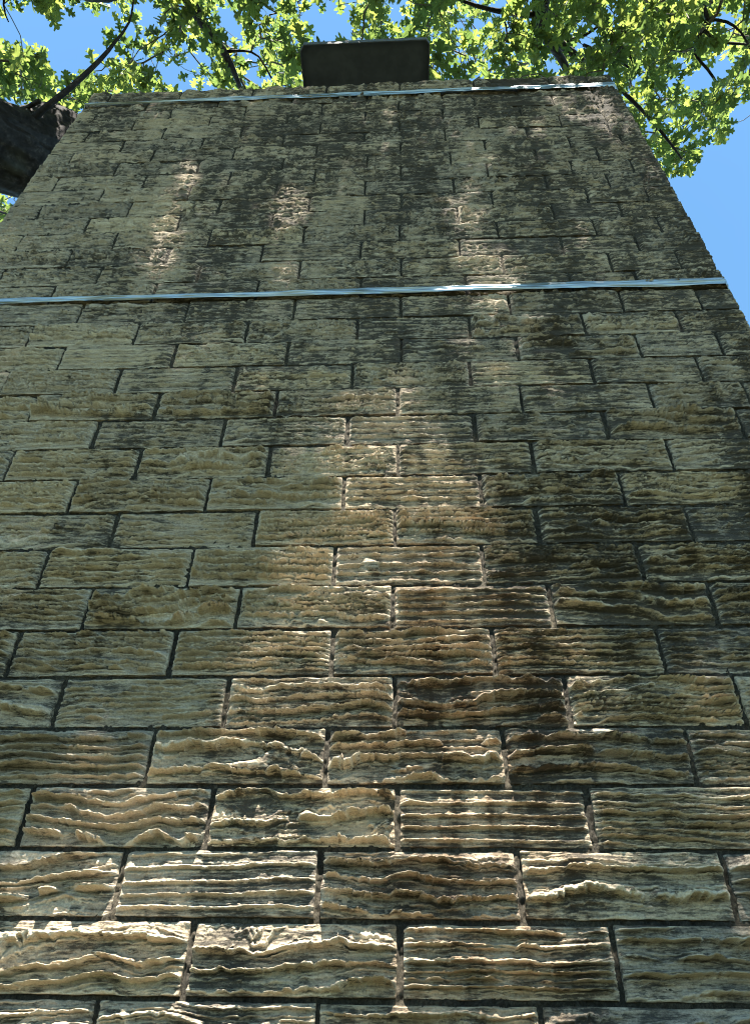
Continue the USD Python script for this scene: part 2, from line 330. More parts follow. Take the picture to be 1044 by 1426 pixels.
def relief(u, v, height, seed, style):
    """Ledges, ridges and torn crests of one block face. u along, v up, both in courses. Returns (relief, crest)."""
    s = seed
    #            bands, depth, sway, jags, cover, second set
    nb, amp, sway, jag, cover, second = dict(
        coarse=(3.5, 0.265, 0.17, 1.0, 0.62, 0.30), straight=(4.8, 0.120, 0.050, 0.42, 0.78, 0.16), medium=(5.4, 0.190, 0.115, 0.85, 0.62, 0.50),
        fine=(7.6, 0.150, 0.075, 0.62, 0.66, 0.6), flat=(7.0, 0.11, 0.08, 0.7, 0.50, 0.7))[style]
    rs = np.random.default_rng(int(seed * 1000) + 17)
    nb = nb * rs.uniform(0.88, 1.15)
    t = (height - v) / height
    slant = rs.normal(0, 0.022 if style != 'straight' else 0.006)
    torn = np.floor(pn(u + (pn(u, v, 3, 9, s + 1.6) - 0.5) * 0.35, v, 1.15, 0.5, s + 1.1) * 7) / 7 - 0.5       # ridges break and step up or down
    j1, j2, j3 = pn(u, v, 4.2, 4.0, s + 0.3), pn(u, v, 11, 8, s + 0.4), pn(u, v, 29, 20, s + 0.45)
    ragged = (np.abs(2 * j1 - 1) - 0.4) * 0.050 + (np.abs(2 * j2 - 1) - 0.4) * 0.022 + (j3 - 0.5) * 0.015
    warp = (pn(u, v, 0.7, 0.9, s + 0.1) - 0.5) * sway * 1.6 + (pn(u, v, 1.9, 1.9, s + 0.2) - 0.5) * sway * 0.8 + torn * sway * 0.9 + ragged * jag
    gap = (noise(np.stack([t * 2.6 + s * 3, u * 0.22, np.full_like(u, s)], -1), 8) - 0.5) * (0.10 if style == 'straight' else 0.36)
    q = nb * (t + gap + slant * (u - 1.5) + warp) + rs.random()
    out = np.zeros_like(u)
    crest = np.zeros_like(u)
    for layer, (mul, lamp) in enumerate(((1.0, 1.0), (1.71, second * 0.75), (3.1, second * 0.36))):
        qq = q * mul + layer * 5.3 + (pn(u, v, 1.3, 1.6, s + 0.8 + layer) - 0.5) * (0, 0.9, 1.4)[layer]
        band = np.floor(qq)
        fr = qq - band
        c1 = noise(np.stack([u * (dict(coarse=1.15, straight=0.9).get(style, 1.4) + 0.6 * layer) + s * 11, band * 3.17 + layer * 41, np.full_like(u, s)], -1), 3)
        c2 = noise(np.stack([u * 3.9 + s * 5, band * 5.31 + layer * 23, np.full_like(u, s + 9)], -1), 4)
        c3 = noise(np.stack([u * 13 + s * 3, band * 2.7 + layer * 13, v * 9 + s], -1), 6)
        cov = cover if layer == 0 else min(0.62, cover * 0.85)
        live = sstep(1 - cov - 0.10, 1 - cov + 0.08, c1 * 0.66 + c2 * 0.24 + c3 * 0.10 + 0.07)
        a0, a1 = dict(coarse=(0.60, 0.20), straight=(0.62, 0.16), medium=(0.52, 0.26), fine=(0.46, 0.30), flat=(0.5, 0.26))[style]
        a = a0 + a1 * noise(np.stack([band * 2.3 + u * 0.6, np.full_like(u, s), u * 0 + layer], -1), 5)
        hgt = 0.22 + 0.95 * c2 + 0.5 * c3
        top = 0.86 + 0.04 * c3
        face = sstep(a - 0.30, top, fr) * 0.16 + sstep(a, a + (top - a) * (0.45 + 0.5 * c1), fr) * 0.84
        lip = 1 - sstep(top, top + 0.085, fr)
        k = live * face * lip * hgt
        out = out + amp * lamp * k
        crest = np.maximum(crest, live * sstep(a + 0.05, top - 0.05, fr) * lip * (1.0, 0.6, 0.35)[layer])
    # torn plates a few millimetres thick, drawn out sideways
    pl = pn(u + ragged * 2, v + ragged * 1.6, 0.85, 2.9, s + 0.6) * 0.7 + pn(u, v, 3.1, 7.5, s + 0.61) * 0.3
    plate = sstep(0.56, 0.585, pl) * 0.6 + sstep(0.68, 0.70, pl) * 0.4
    out = out + plate * dict(straight=0.008, fine=0.012, flat=0.02, medium=0.022, coarse=0.04)[style] * (0.7 + 0.6 * pn(u, v, 9, 14, s + .65))
    bulge = (pn(u, v, 0.9, 1.3, s + 0.7) - 0.5) * 0.03
    rough = (pn(u, v, 9, 11, s + 0.91) - 0.5) * 0.020 + (pn(u, v, 24, 27, s + 0.92) - 0.5) * 0.020 + (pn(u, v, 47, 50, s + 0.93) - 0.5) * 0.014
    rough = rough * (0.6 + 1.1 * crest)
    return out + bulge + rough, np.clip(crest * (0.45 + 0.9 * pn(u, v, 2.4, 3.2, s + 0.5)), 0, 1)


BRANCH_SCARS = {}          # (course, stone index): [(u0, v0, u1, v1, width, height), ...] raised bark-like diagonals seen on single blocks


def scar(u, v, h, segs, s):
    out = np.zeros_like(u)
    for u0, v0, u1, v1, w, a in segs:
        d = np.array([u1 - u0, v1 - v0]); L = np.hypot(*d)
        uu = u + (pn(u, v, 3, 3, s + 2) - 0.5) * 0.12; vv = v + (pn(u, v, 4, 4, s + 3) - 0.5) * 0.12
        tt = np.clip(((uu - u0) * d[0] + (vv - v0) * d[1]) / L ** 2, 0, 1)
        r = np.hypot(uu - u0 - tt * d[0], vv - v0 - tt * d[1]) / (w * (0.7 + 0.6 * pn(u, v, 5, 5, s + 4)))
        out = np.maximum(out, a * np.sqrt(np.clip(1 - r * r, 0, 1)))
    return out


def pixels_per_course(z):
    d = math.hypot(12.3, z + 0.56)
    return 749 * 12.3 / 12.3 / d * 1.0, 749 / d * (12.3 / d) * 1.05


def block(k, i, x0, x1, z0, z1, style, mat, corner, scars=None, name='stone', parent=CH, coarse=1.0, bevel=0.03):
    seed = (k + 40) * 0.731 + i * 4.177
    rs = np.random.default_rng((k + 50) * 100 + i)
    narrow = 1 - 0.25 * float(sstep(12, 22, k))
    ax0, ax1 = x0 + (0 if corner == -1 else PERP / 2 * narrow * rs.uniform(0.7, 1.2)), x1 - (0 if corner == 1 else PERP / 2 * narrow * rs.uniform(0.7, 1.2))
    az0, az1 = z0 + BED / 2 * narrow * rs.uniform(0.8, 1.15), z1 - BED / 2 * narrow * rs.uniform(0.8, 1.15)
    pu, pv = pixels_per_course((z0 + z1) / 2)
    nu = max(10, int((ax1 - ax0) * pu * 0.72 * coarse))
    nv = max(7, int((az1 - az0) * max(pv, pu * 0.34) * 1.7 * coarse))
    lu, lv = np.linspace(0, ax1 - ax0, nu), np.linspace(0, az1 - az0, nv)
    uu, vv = np.meshgrid(lu, lv)                       # rows: v
    W, H = ax1 - ax0, az1 - az0
    rel, crest = relief(uu, vv, H, seed, style)
    if scars:
        sc = scar(uu, vv, H, scars, seed)
        rel = np.maximum(rel, sc) + 0.25 * np.minimum(rel, sc) * (sc > 0)
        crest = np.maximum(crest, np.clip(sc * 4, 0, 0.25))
    # arrises: the straight cast margin, worn and chipped
    chip = sstep(0.62, 0.85, pn(uu, vv, 4.2, 4.2, seed + 5)) * 0.05
    er = bevel * (0.5 + 0.9 * pn(uu, vv, 6, 6, seed + 6)) + chip
    du = np.minimum(uu, W - uu)
    dv = np.minimum(vv, H - vv)
    round_ = 0
    for d_ in (du if corner == 0 else (W - uu if corner == -1 else uu), dv):
        round_ = round_ + er * np.clip(1 - d_ / np.maximum(er, 1e-3), 0, 1) ** 2
    margin = sstep(0.0, 0.13, dv) * (0.15 + 0.85 * sstep(0.0, 0.12, du))
    proud = rs.uniform(-0.012, 0.03) + rs.normal(0, 0.008) * (uu - W / 2) + rs.normal(0, 0.02) * (vv - H / 2)
    depth = 0.62 + 0.38 * float(sstep(20, 5, (z0 + z1) / 2)) if z0 > 5 else 1.0
    y = -(rel * (0.12 + 0.88 * margin) * depth + proud) + round_ * 0.9
    xx = ax0 + uu + (pn(uu, vv, 3, 5, seed + 7) - 0.5) * (0.03 if not corner else 0.012) * (1 - sstep(0, 0.12, du))
    zz = az0 + vv + (pn(uu, vv, 4, 3, seed + 8) - 0.5) * 0.025 * (1 - sstep(0, 0.1, dv))
    if corner:                                        # the outer end follows the ragged ripples
        pull = 1 - sstep(0, 0.25, (uu if corner == -1 else W - uu))
        end = np.broadcast_to((rel[:, :1] if corner == -1 else rel[:, -1:]), rel.shape) * 0.07 - 0.01
        xx = xx + corner * end * pull
    P = np.stack([xx * U, y * U, Z0 + zz * U], -1)
    gu, gv = np.gradient(P, axis=1), np.gradient(P, axis=0)
    Nn = np.cross(gu, gv); Nn /= np.linalg.norm(Nn, axis=-1, keepdims=True)
    idx = np.arange(nu * nv).reshape(nv, nu)
    F = np.stack([idx[:-1, :-1], idx[:-1, 1:], idx[1:, 1:], idx[1:, :-1]], -1).reshape(-1, 4)
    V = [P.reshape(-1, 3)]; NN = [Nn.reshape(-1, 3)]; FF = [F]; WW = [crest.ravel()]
    base = nu * nv
    back = (0.35 if not corner else 0.35) * U
    for edge, nrm, flip in ((P[0], (0, 0, -1), True), (P[-1], (0, 0, 1), False), (P[:, 0], (-1, 0, 0), False), (P[:, -1], (1, 0, 0), True)):
        m = len(edge)
        b = edge.copy(); b[:, 1] = back
        V += [edge, b]; NN += [np.tile(nrm, (2 * m, 1))]; WW += [np.zeros(2 * m)]
        a = base + np.arange(m)
        q = np.stack([a[:-1], a[1:], a[1:] + m, a[:-1] + m], -1)
        FF.append(q[:, ::-1] if flip else q)
        base += 2 * m
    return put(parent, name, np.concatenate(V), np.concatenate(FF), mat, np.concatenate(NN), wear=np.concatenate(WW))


# raised scars and knobs where the photograph has them: course -> list of (X of the block, segments in block coordinates)
SCARS = {4: [(-3.0, [(0.95, 0.18, 2.0, 0.32, 0.055, 0.10), (1.75, 0.25, 2.75, 0.85, 0.075, 0.13), (2.2, 0.52, 2.5, 0.20, 0.05, 0.09)])],
         12: [(-2.8, [(0.55, 0.35, 1.15, 0.82, 0.045, 0.06)]), (0.2, [(2.70, 0.62, 2.95, 0.22, 0.05, 0.07)])],
         8: [(0.0, [(0.62, 0.46, 0.74, 0.43, 0.13, 0.14), (0.52, 0.40, 0.64, 0.24, 0.06, 0.09), (0.45, 0.62, 0.6, 0.66, 0.05, 0.06)])],
         3: [(-6.8, [(0.9, 0.95, 0.72, 0.35, 0.06, 0.07)])],
         0: [(-3.2, [(0.35, 0.85, 0.75, 0.30, 0.06, 0.10)]), (-5.0, [(1.0, 0.2, 2.3, 0.75, 0.07, 0.11)])]}
STYLES = {0: {-5: 'coarse'}, 2: {}}
STYLE_AT = {(2, -3.0): 'straight', (3, 1.2): 'straight', (8, -2.8): 'medium', (10, 0.0): 'straight', (1, -4.5): 'coarse', (1, -1.7): 'coarse',
            (1, 1.3): 'medium', (1, 4.5): 'coarse', (2, 0.2): 'coarse', (2, 3.1): 'coarse', (2, -6): 'coarse', (3, -1.7): 'coarse', (3, -4.7): 'coarse',
            (3, 4.5): 'fine', (4, 0.1): 'coarse', (4, 3.1): 'coarse', (4, -3.0): 'coarse', (4, -5.8): 'medium', (5, 1.3): 'coarse', (5, -1.7): 'medium',
            (5, 4.2): 'medium', (5, -4.8): 'flat', (6, 0.1): 'medium', (6, -3.0): 'fine', (7, 1.2): 'straight', (7, -1.7): 'fine', (12, -5.8): 'flat',
            (12, -2.8): 'flat', (11, -1.7): 'flat', (13, -4.7): 'coarse', (13, -7.8): 'coarse', (13, 1.3): 'flat', (12, 3.2): 'flat', (11, 7.3): 'flat',
            (8, -0.1): 'straight', (12, 0.1): 'straight', (11, 1.2): 'straight', (5, 7.3): 'flat', (16, 0.2): 'flat', (17, 1.2): 'flat', (16, 3.3): 'coarse'}
stones = 0
for k in range(-1, 34):
    js = course_joints(k)
    for i, (a, b) in enumerate(zip(js[:-1], js[1:])):
        za, zb = course_z(k), course_z(k + 1)
        mid = (a + b) / 2
        # blocks wholly outside the view at the bottom are left to the low-detail courses
        rs = np.random.default_rng(7000 + k * 31 + i)
        style = rs.choice(['coarse', 'medium', 'fine', 'straight', 'flat'], p=[0.45, 0.35, 0.05, 0.12, 0.03] if k < 4 else ([0.1, 0.34, 0.3, 0.1, 0.16] if k < 14 else [0.01, 0.17, 0.56, 0.08, 0.18]))
        for (kk, xm), st in STYLE_AT.items():
            if kk == k and abs(xm - mid) < 0.7:
                style = st
        dark = rs.random() + (0.2 if mid > 3 else 0) + (0.012 * max(k, 0)) - (0.2 if mid < 0 and k < 12 else 0)
        mat = STONE[0 if dark < 0.50 else (1 if dark < 0.95 else 2)]
        sc = None
        for xm, segs in SCARS.get(k, []):
            if a <= xm <= b:
                sc = segs
        corner = -1 if i == 0 else (1 if i == len(js) - 2 else 0)
        out_of_view = k < 10 and (b < -6.5 - 0.32 * max(k, 0) or a > 5.6 + 0.32 * max(k, 0))
        block(k, i, a, b, za, zb, style, mat, corner, sc, coarse=0.3 if (out_of_view or k < 0) else 1.0)
        stones += 1

# mortar behind the blocks, gritty and uneven
nx, nz = 860, 900
mx, mz = np.meshgrid(np.linspace(0, 1, nx), np.linspace(-1.1, ZTOP - 0.06, nz))
MX = left_edge(mz) + 0.08 + mx * (right_edge(mz) - left_edge(mz) - 0.16)
my = MORTAR_Y * (1 - 0.45 * sstep(12, 24, mz)) + (fbm(np.stack([MX * 6, mz * 6, mz * 0], -1), 3, 8) - 0.5) * 0.05 + (noise(np.stack([MX * 15, mz * 15, mz * 0], -1), 9) - 0.5) * 0.07 + (noise(np.stack([MX * 34, mz * 34, mz * 0], -1), 10) - 0.5) * 0.05
P = np.stack([MX * U, my * U, Z0 + mz * U], -1)
idx = np.arange(nx * nz).reshape(nz, nx)
F = np.stack([idx[:-1, :-1], idx[:-1, 1:], idx[1:, 1:], idx[1:, :-1]], -1).reshape(-1, 4)
Nn = np.cross(np.gradient(P, axis=1), np.gradient(P, axis=0)); Nn /= np.linalg.norm(Nn, axis=-1, keepdims=True)
put(CH, 'mortar', P.reshape(-1, 3), F, mortar_mat, Nn.reshape(-1, 3))

# core and the stonework of the two sides, the back and the courses down to the ground, all out of the photograph
lz, rz = left_edge(-16), right_edge(-16)
corev, coref = [], []
zb_, zt_ = -16.6, ZTOP - 0.05
pts = []
for z in (zb_, zt_):
    l, r = left_edge(z) + 0.12, right_edge(z) - 0.12
    pts += [(l * U, 0.02, Z0 + z * U), (r * U, 0.02, Z0 + z * U), (r * U, DEPTH * U - 0.012, Z0 + z * U), (l * U, DEPTH * U - 0.012, Z0 + z * U)]
quads = [(0, 3, 2, 1), (4, 5, 6, 7), (0, 1, 5, 4), (1, 2, 6, 5), (2, 3, 7, 6), (3, 0, 4, 7)]
put(CH, 'core', pts, quads, mortar_mat)
boxes = []


def side_box(lo, hi):
    b = trimesh.creation.box(extents=np.subtract(hi, lo) * U)
    b.apply_translation(np.add(lo, hi) / 2 * U + [0, 0, Z0])
    return b


for k in range(-16, 34):
    za, zb = course_z(k) + 0.045, course_z(k + 1) - 0.045
    rs = np.random.default_rng(4400 + k)
    if k < -1:
        js = course_joints(k)
        for a, b in zip(js[:-1], js[1:]):
            boxes.append(side_box((a + 0.05, -0.03 - rs.random() * 0.04, za), (b - 0.05, 0.36, zb)))
    off = 0.0 if k % 2 else 1.5
    ys = [0.38] + [y for y in np.arange(off, DEPTH, 3.05) if 0.8 < y < DEPTH - 0.5] + [DEPTH]
    l, r = left_edge(k + .5), right_edge(k + .5)
    for a, b in zip(ys[:-1], ys[1:]):
        p = rs.random(2) * 0.05
        boxes.append(side_box((l - p[0], a + 0.05, za), (l + 0.3, b - 0.05, zb)))
        boxes.append(side_box((r - 0.3, a + 0.05, za), (r + p[1], b - 0.05, zb)))
    xs = list(np.arange(l + 0.35 + off, r - 0.35, 3.05)) + [r - 0.35]
    for a, b in zip(xs[:-1], xs[1:]):
        if b - a > 0.4:
            boxes.append(side_box((a + 0.05, DEPTH - 0.3, za), (b - 0.05, DEPTH + 0.03, zb)))
put_tri(CH, 'side_stonework', trimesh.util.concatenate(boxes), STONE[1], kind='stuff')

# flue liner standing out of the top, below the cap
cx, cy = (-1.75) * U, 4.2 * U
outer = trimesh.creation.box(extents=(0.36, 0.36, 0.26)); inner = trimesh.creation.box(extents=(0.29, 0.29, 0.4))
import manifold3d as m3


def man(t):
    return m3.Manifold(m3.Mesh(np.asarray(t.vertices, np.float32), np.asarray(t.faces, np.uint32)))


flue = man(outer) - man(inner)
flue = flue.translate((cx, cy, Z0 + ZTOP * U + 0.10))
put_tri(CH, 'flue_liner', flue, clay_mat)

# ------------------------------------------------------------------ chimney cap: a dark sheet lid on a mesh cage, overhanging towards the viewer
ZL = 37.9
zlid = Z0 + ZL * U


def on_plane(x, y, z):
    d = image_ray(x, y)
    return CAM + d * (z - CAM[2]) / d[2]


c_l, c_lo, c_r, c_ro = (on_plane(*p, zlid)[:2] for p in ((423, 59), (418, 69), (593, 51.5), (598, 58)))
left_x, right_x = c_lo[0], c_ro[0]
yb_lid = cy + 0.5
capo = (0.0, 0.0, Z0 + ZTOP * U)
poly = np.array([c_l, c_r, c_ro, (right_x, yb_lid - 0.012), (right_x - 0.012, yb_lid), (left_x + 0.012, yb_lid), (left_x, yb_lid - 0.012), c_lo])
from shapely.geometry import Polygon
pg = Polygon(poly)
lid = trimesh.creation.extrude_polygon(pg, 0.004, engine='earcut'); lid.apply_translation((0, 0, zlid + 0.002))
put_tri(CH, 'chimney_cap', lid, cap_mat, label='dark flat metal cap')
CP = CH + '/chimney_cap'
rim = trimesh.creation.extrude_polygon(pg.difference(pg.buffer(-0.005)), 0.026, engine='earcut'); rim.apply_translation((0, 0, zlid - 0.0242))
put_tri(CP, 'rim', rim, cap_mat)
hw = 0.20
for sx in (-1, 1):
    for sy in (-1, 1):
        p = trimesh.creation.box(extents=(0.018, 0.018, zlid - capo[2] + 0.001)); p.apply_translation((cx + sx * hw, cy + sy * hw, (zlid + capo[2]) / 2))
        put_tri(CP, 'leg', p, cap_mat)
wires = []
for q in np.linspace(-hw + 0.02, hw - 0.02, 17):
    for sgn in (-1, 1):
        for ax in (0, 1):
            b = trimesh.creation.box(extents=(0.0025, 0.0025, zlid - capo[2] - 0.01))
            o = (cx + q, cy + sgn * hw) if ax == 0 else (cx + sgn * hw, cy + q)
            b.apply_translation((*o, (zlid + capo[2]) / 2)); wires.append(b)
for zq in np.arange(capo[2] + 0.03, zlid - 0.02, 0.023):
    for sgn in (-1, 1):
        b = trimesh.creation.box(extents=(2 * hw, 0.0025, 0.0025)); b.apply_translation((cx, cy + sgn * (hw + 0.0027), zq)); wires.append(b)
        b = trimesh.creation.box(extents=(0.0025, 2 * hw, 0.0025)); b.apply_translation((cx + sgn * (hw + 0.0027), cy, zq)); wires.append(b)
put_tri(CP, 'mesh_cage', trimesh.util.concatenate(wires), cap_mat, kind='stuff')


# ------------------------------------------------------------------ straps round the chimney
def strap(name, label, zfun, hfun, seed, width_wobble):
    path = [(right_edge(18) + 0.0, DEPTH * 0.9), (0, 0)]
    n = 520
    zm = zfun(0)
    L, R = left_edge(zm) - 0.09, right_edge(zm) + 0.075
    segs = [((L, 8.8), (L, 0.25)), ((L, 0.25), (L + 0.22, -0.17)), ((L + 0.22, -0.17), (R - 0.2, -0.17)), ((R - 0.2, -0.17), (R, 0.12)), ((R, 0.12), (R, 8.8))]
    line = []
    for (a, b), m in zip(segs, (30, 5, n, 5, 30)):
        for t in np.linspace(0, 1, m, endpoint=False):
            line.append((a[0] + (b[0] - a[0]) * t, a[1] + (b[1] - a[1]) * t))
    line = np.array(line)
    nrm = np.gradient(line, axis=0); nrm = np.stack([nrm[:, 1], -nrm[:, 0]], -1); nrm /= np.linalg.norm(nrm, axis=1, keepdims=True)
    s = np.r_[0, np.cumsum(np.linalg.norm(np.diff(line, axis=0), axis=1))]
    m = 17
    V = []
    for j in range(m):
        w = j / (m - 1) * 2 - 1
        z = zfun(line[:, 0]) + w * hfun(line[:, 0]) / 2 * (1 + width_wobble * (noise(np.stack([s * 0.7, s * 0 + seed + (w > 0), s * 0], -1)) - 0.5)) + (noise(np.stack([s * 0.5, s * 0, s * 0 + seed], -1)) - 0.5) * 0.06
        crease = (noise(np.stack([s * 0.55 + w * 1.2, s * 0 + w * 3.2 + 10, s * 0 + seed], -1)) - 0.5) * 0.085 + (noise(np.stack([s * 2.1 + w * .5, s * 0 + w * 4 + 3, s * 0 + seed], -1)) - 0.5) * 0.03
        o = crease - 0.03 * w * w
        V.append(np.stack([(line[:, 0] + nrm[:, 0] * o) * U, (line[:, 1] + nrm[:, 1] * o) * U, Z0 + z * U], -1))
    V = np.array(V)
    P = V
    k1 = len(line)
    Nn = np.cross(np.gradient(P, axis=1), np.gradient(P, axis=0)); Nn /= np.linalg.norm(Nn, axis=-1, keepdims=True)
    B = P - Nn * 0.0012
    idx = np.arange(m * k1).reshape(m, k1)
    F = np.stack([idx[:-1, :-1], idx[:-1, 1:], idx[1:, 1:], idx[1:, :-1]], -1).reshape(-1, 4)
    F2 = F[:, ::-1] + m * k1
    e0, e1 = idx[0], idx[-1]
    E0 = np.stack([e0[:-1] + m * k1, e0[1:] + m * k1, e0[1:], e0[:-1]], -1)
    E1 = np.stack([e1[:-1], e1[1:], e1[1:] + m * k1, e1[:-1] + m * k1], -1)
    me = put('/World', name, np.concatenate([P.reshape(-1, 3), B.reshape(-1, 3)]), np.concatenate([F, F2, E0, E1]), strap_mat, np.concatenate([Nn.reshape(-1, 3), -Nn.reshape(-1, 3)]))
    tag(me.GetPrim(), label=label, category='strap', group='straps round the chimney')


strap('strap', 'broad shiny pale blue strap across the middle of the stone chimney', lambda x: 18.10 + 0.004 * x, lambda x: 0.21 + 0.0045 * (np.asarray(x) + 13), 1.3, 0.3)
strap('strap', 'thin crinkled silvery strap just below the top of the chimney', lambda x: 32.26 + 0.008 * np.clip(x, -12, 3), lambda x: 0.12 + 0.22 * sstep(-11, -4, np.asarray(x, float)), 5.7, 0.8)

# ------------------------------------------------------------------ oak tree
TREE = '/World/oak_tree'
base = np.array([-1.35, 1.75, -0.05])
xform('oak_tree', 'large green oak with a thick dark limb, growing behind and over the chimney', 'tree', base)


def at(x, y, t):
    return CAM + image_ray(x, y) * t


def spline(pts, step):
    pts = np.asarray(pts, float)
    p = np.vstack([2 * pts[0] - pts[1], pts, 2 * pts[-1] - pts[-2]])
    out = []
    for i in range(1, len(p) - 2):
        n = max(2, int(np.linalg.norm(p[i + 1, :3] - p[i, :3]) / step))
        t = np.linspace(0, 1, n, endpoint=False)[:, None]
        out.append(0.5 * (2 * p[i] + (p[i + 1] - p[i - 1]) * t + (2 * p[i - 1] - 5 * p[i] + 4 * p[i + 1] - p[i + 2]) * t ** 2 + (3 * p[i] - p[i - 1] - 3 * p[i + 1] + p[i + 2]) * t ** 3))
    return np.vstack(out + [p[-2][None]])


def tube(pts, sides, bark=0.0, seed=0):
    """pts: rows x, y, z, radius."""
    c, r = pts[:, :3], pts[:, 3]
    T = np.gradient(c, axis=0); T /= np.linalg.norm(T, axis=1, keepdims=True) + 1e-12
    a = np.array([0.3, 0.2, 0.9]) if abs(T[0, 2]) < 0.8 else np.array([1.0, 0.1, 0])
    frame = []
    for t in T:
        a = a - t * (a @ t); a /= np.linalg.norm(a); frame.append(a)
    A = np.array(frame); B = np.cross(T, A)
    th = np.linspace(0, 2 * np.pi, sides, endpoint=False)
    s = np.r_[0, np.cumsum(np.linalg.norm(np.diff(c, axis=0), axis=1))]
    R = np.repeat(r[:, None], sides, 1)
    if bark:
        ang = np.stack([np.cos(th), np.sin(th)], -1)
        rmax = r.max()
        q = np.stack([np.broadcast_to(ang[:, 0] * rmax * 34, R.shape), np.broadcast_to(ang[:, 1] * rmax * 34, R.shape), np.broadcast_to(s[:, None] * 5.0, R.shape)], -1)
        n1 = fbm(q, 3, seed)
        ridge = 1 - np.abs(2 * n1 - 1) * 2.2
        R = R + bark * ridge + (noise(np.stack([q[..., 0] * 0.1, q[..., 1] * 0.1, q[..., 2] * 0.35], -1), seed + 3) - 0.5) * bark * 3
    V = c[:, None] + R[..., None] * (A[:, None] * np.cos(th)[None, :, None] + B[:, None] * np.sin(th)[None, :, None])
    n = len(c)
    idx = np.arange(n * sides).reshape(n, sides)
    nx_ = np.roll(idx, -1, 1)
    F = np.stack([idx[:-1], nx_[:-1], nx_[1:], idx[1:]], -1).reshape(-1, 4)
    F = np.vstack([np.stack([F[:, 0], F[:, 1], F[:, 2]], -1), np.stack([F[:, 0], F[:, 2], F[:, 3]], -1)])
    caps = [(idx[0, 0], idx[0, j + 1], idx[0, j]) for j in range(1, sides - 1)] + [(idx[-1, 0], idx[-1, j], idx[-1, j + 1]) for j in range(1, sides - 1)]
    return V.reshape(-1, 3), np.vstack([F, caps])


skeleton = []          # points that twigs may grow from, with radius


def limb(name, rows, sides, bark=0.0, step=0.06, mat=None):
    p = spline(rows, step)
    v, f = tube(p, sides, bark, seed=len(skeleton) % 97)
    _, _, n = meshkit.arrays((v, f), True)
    put(TREE, name, v, f, mat or bark_mat, n, origin=base)
    skeleton.append(p)
    return p


def R4(p, r):
    return [*p, r]


fork = np.array([-1.25, 1.55, 3.6])
limb('trunk', [R4(base + [0, 0, -0.25], 0.36), R4(base + [0.0, 0, 0.3], 0.30), R4(base + [0.06, -0.05, 1.8], 0.26), R4(fork, 0.25), R4(fork + [0.25, 0.15, 1.1], 0.19), R4(fork + [0.7, 0.6, 2.4], 0.14), R4(fork + [1.3, 0.9, 3.8], 0.08), R4(fork + [1.7, 1.0, 5.0], 0.03)], 64, 0.020, 0.04)
limbA = limb('limb', [R4(fork + [0.35, 0.1, -0.2], 0.22), R4(at(112, 256, 4.8), 0.205), R4(at(28, 217, 4.6), 0.195), R4(at(-50, 178, 4.5), 0.19), R4(at(-130, 95, 4.5), 0.185), R4(at(-120, -20, 4.6), 0.175), R4(at(20, -105, 4.8), 0.16),
                      R4(at(137, -46, 5.0), 0.145), R4(at(260, -100, 5.3), 0.125), R4(at(450, -120, 5.6), 0.11), R4(at(700, -150, 5.9), 0.085), R4(at(900, -120, 6.1), 0.055), R4(at(1080, -100, 6.3), 0.025)], 72, 0.019, 0.028)
limb('branch', [R4(at(38, 174, 4.55), 0.022), R4(at(60, 152, 4.5), 0.016), R4(at(100, 120, 4.5), 0.0135), R4(at(140, 82, 4.55), 0.011), R4(at(160, 58, 4.6), 0.008), R4(at(180, 30, 4.7), 0.0055), R4(at(188, -15, 4.9), 0.004)], 10)
limb('branch', [R4(at(232, -85, 5.2), 0.05), R4(at(262, -5, 5.3), 0.036), R4(at(287, 38, 5.4), 0.030), R4(at(312, 72, 5.5), 0.024), R4(at(328, 105, 5.6), 0.017), R4(at(345, 150, 5.8), 0.010)], 12)
limb('branch', [R4(at(312, 72, 5.5), 0.010), R4(at(338, 70, 5.5), 0.0075), R4(at(360, 78, 5.55), 0.006), R4(at(380, 112, 5.6), 0.006)], 8)
limb('branch', [R4(at(740, -152, 5.9), 0.07), R4(at(756, -30, 6.0), 0.056), R4(at(752, 15, 6.05), 0.050), R4(at(752, 36, 6.1), 0.046), R4(at(768, 62, 6.2), 0.028), R4(at(786, 90, 6.3), 0.022), R4(at(800, 130, 6.4), 0.014)], 14, 0.003)
limb('branch', [R4(at(750, 30, 6.1), 0.034), R4(at(765, 47, 6.1), 0.030), R4(at(795, 72, 6.1), 0.027), R4(at(830, 100, 6.1), 0.020), R4(at(860, 130, 6.15), 0.014)], 12)
limb('branch', [R4(at(748, 20, 6.05), 0.024), R4(at(722, 19, 6.0), 0.020), R4(at(680, 12, 5.9), 0.015), R4(at(645, 1, 5.9), 0.011), R4(at(600, -20, 5.9), 0.008)], 10)
limb('branch', [R4(at(790, 56, 6.1), 0.012), R4(at(815, 48, 6.0), 0.010), R4(at(840, 30, 6.0), 0.007)], 8)
limb('branch', [R4(at(812, 62, 6.0), 0.011), R4(at(850, 78, 5.9), 0.009), R4(at(885, 100, 5.8), 0.006)], 8)
limb('branch', [R4(at(950, -118, 6.1), 0.026), R4(at(972, -8, 5.6), 0.017), R4(at(985, 25, 5.5), 0.0135), R4(at(972, 52, 5.5), 0.010), R4(at(968, 75, 5.5), 0.0085), R4(at(985, 96, 5.5), 0.008), R4(at(1000, 120, 5.5), 0.007), R4(at(1008, 150, 5.5), 0.006)], 10)
limb('branch', [R4(at(985, 26, 5.5), 0.009), R4(at(1012, 30, 5.4), 0.008), R4(at(1032, 45, 5.4), 0.0065), R4(at(1046, 70, 5.4), 0.007)], 8)
limb('branch', [R4(at(978, 40, 5.5), 0.011), R4(at(1002, 57, 5.45), 0.009), R4(at(1050, 62, 5.4), 0.006)], 8)
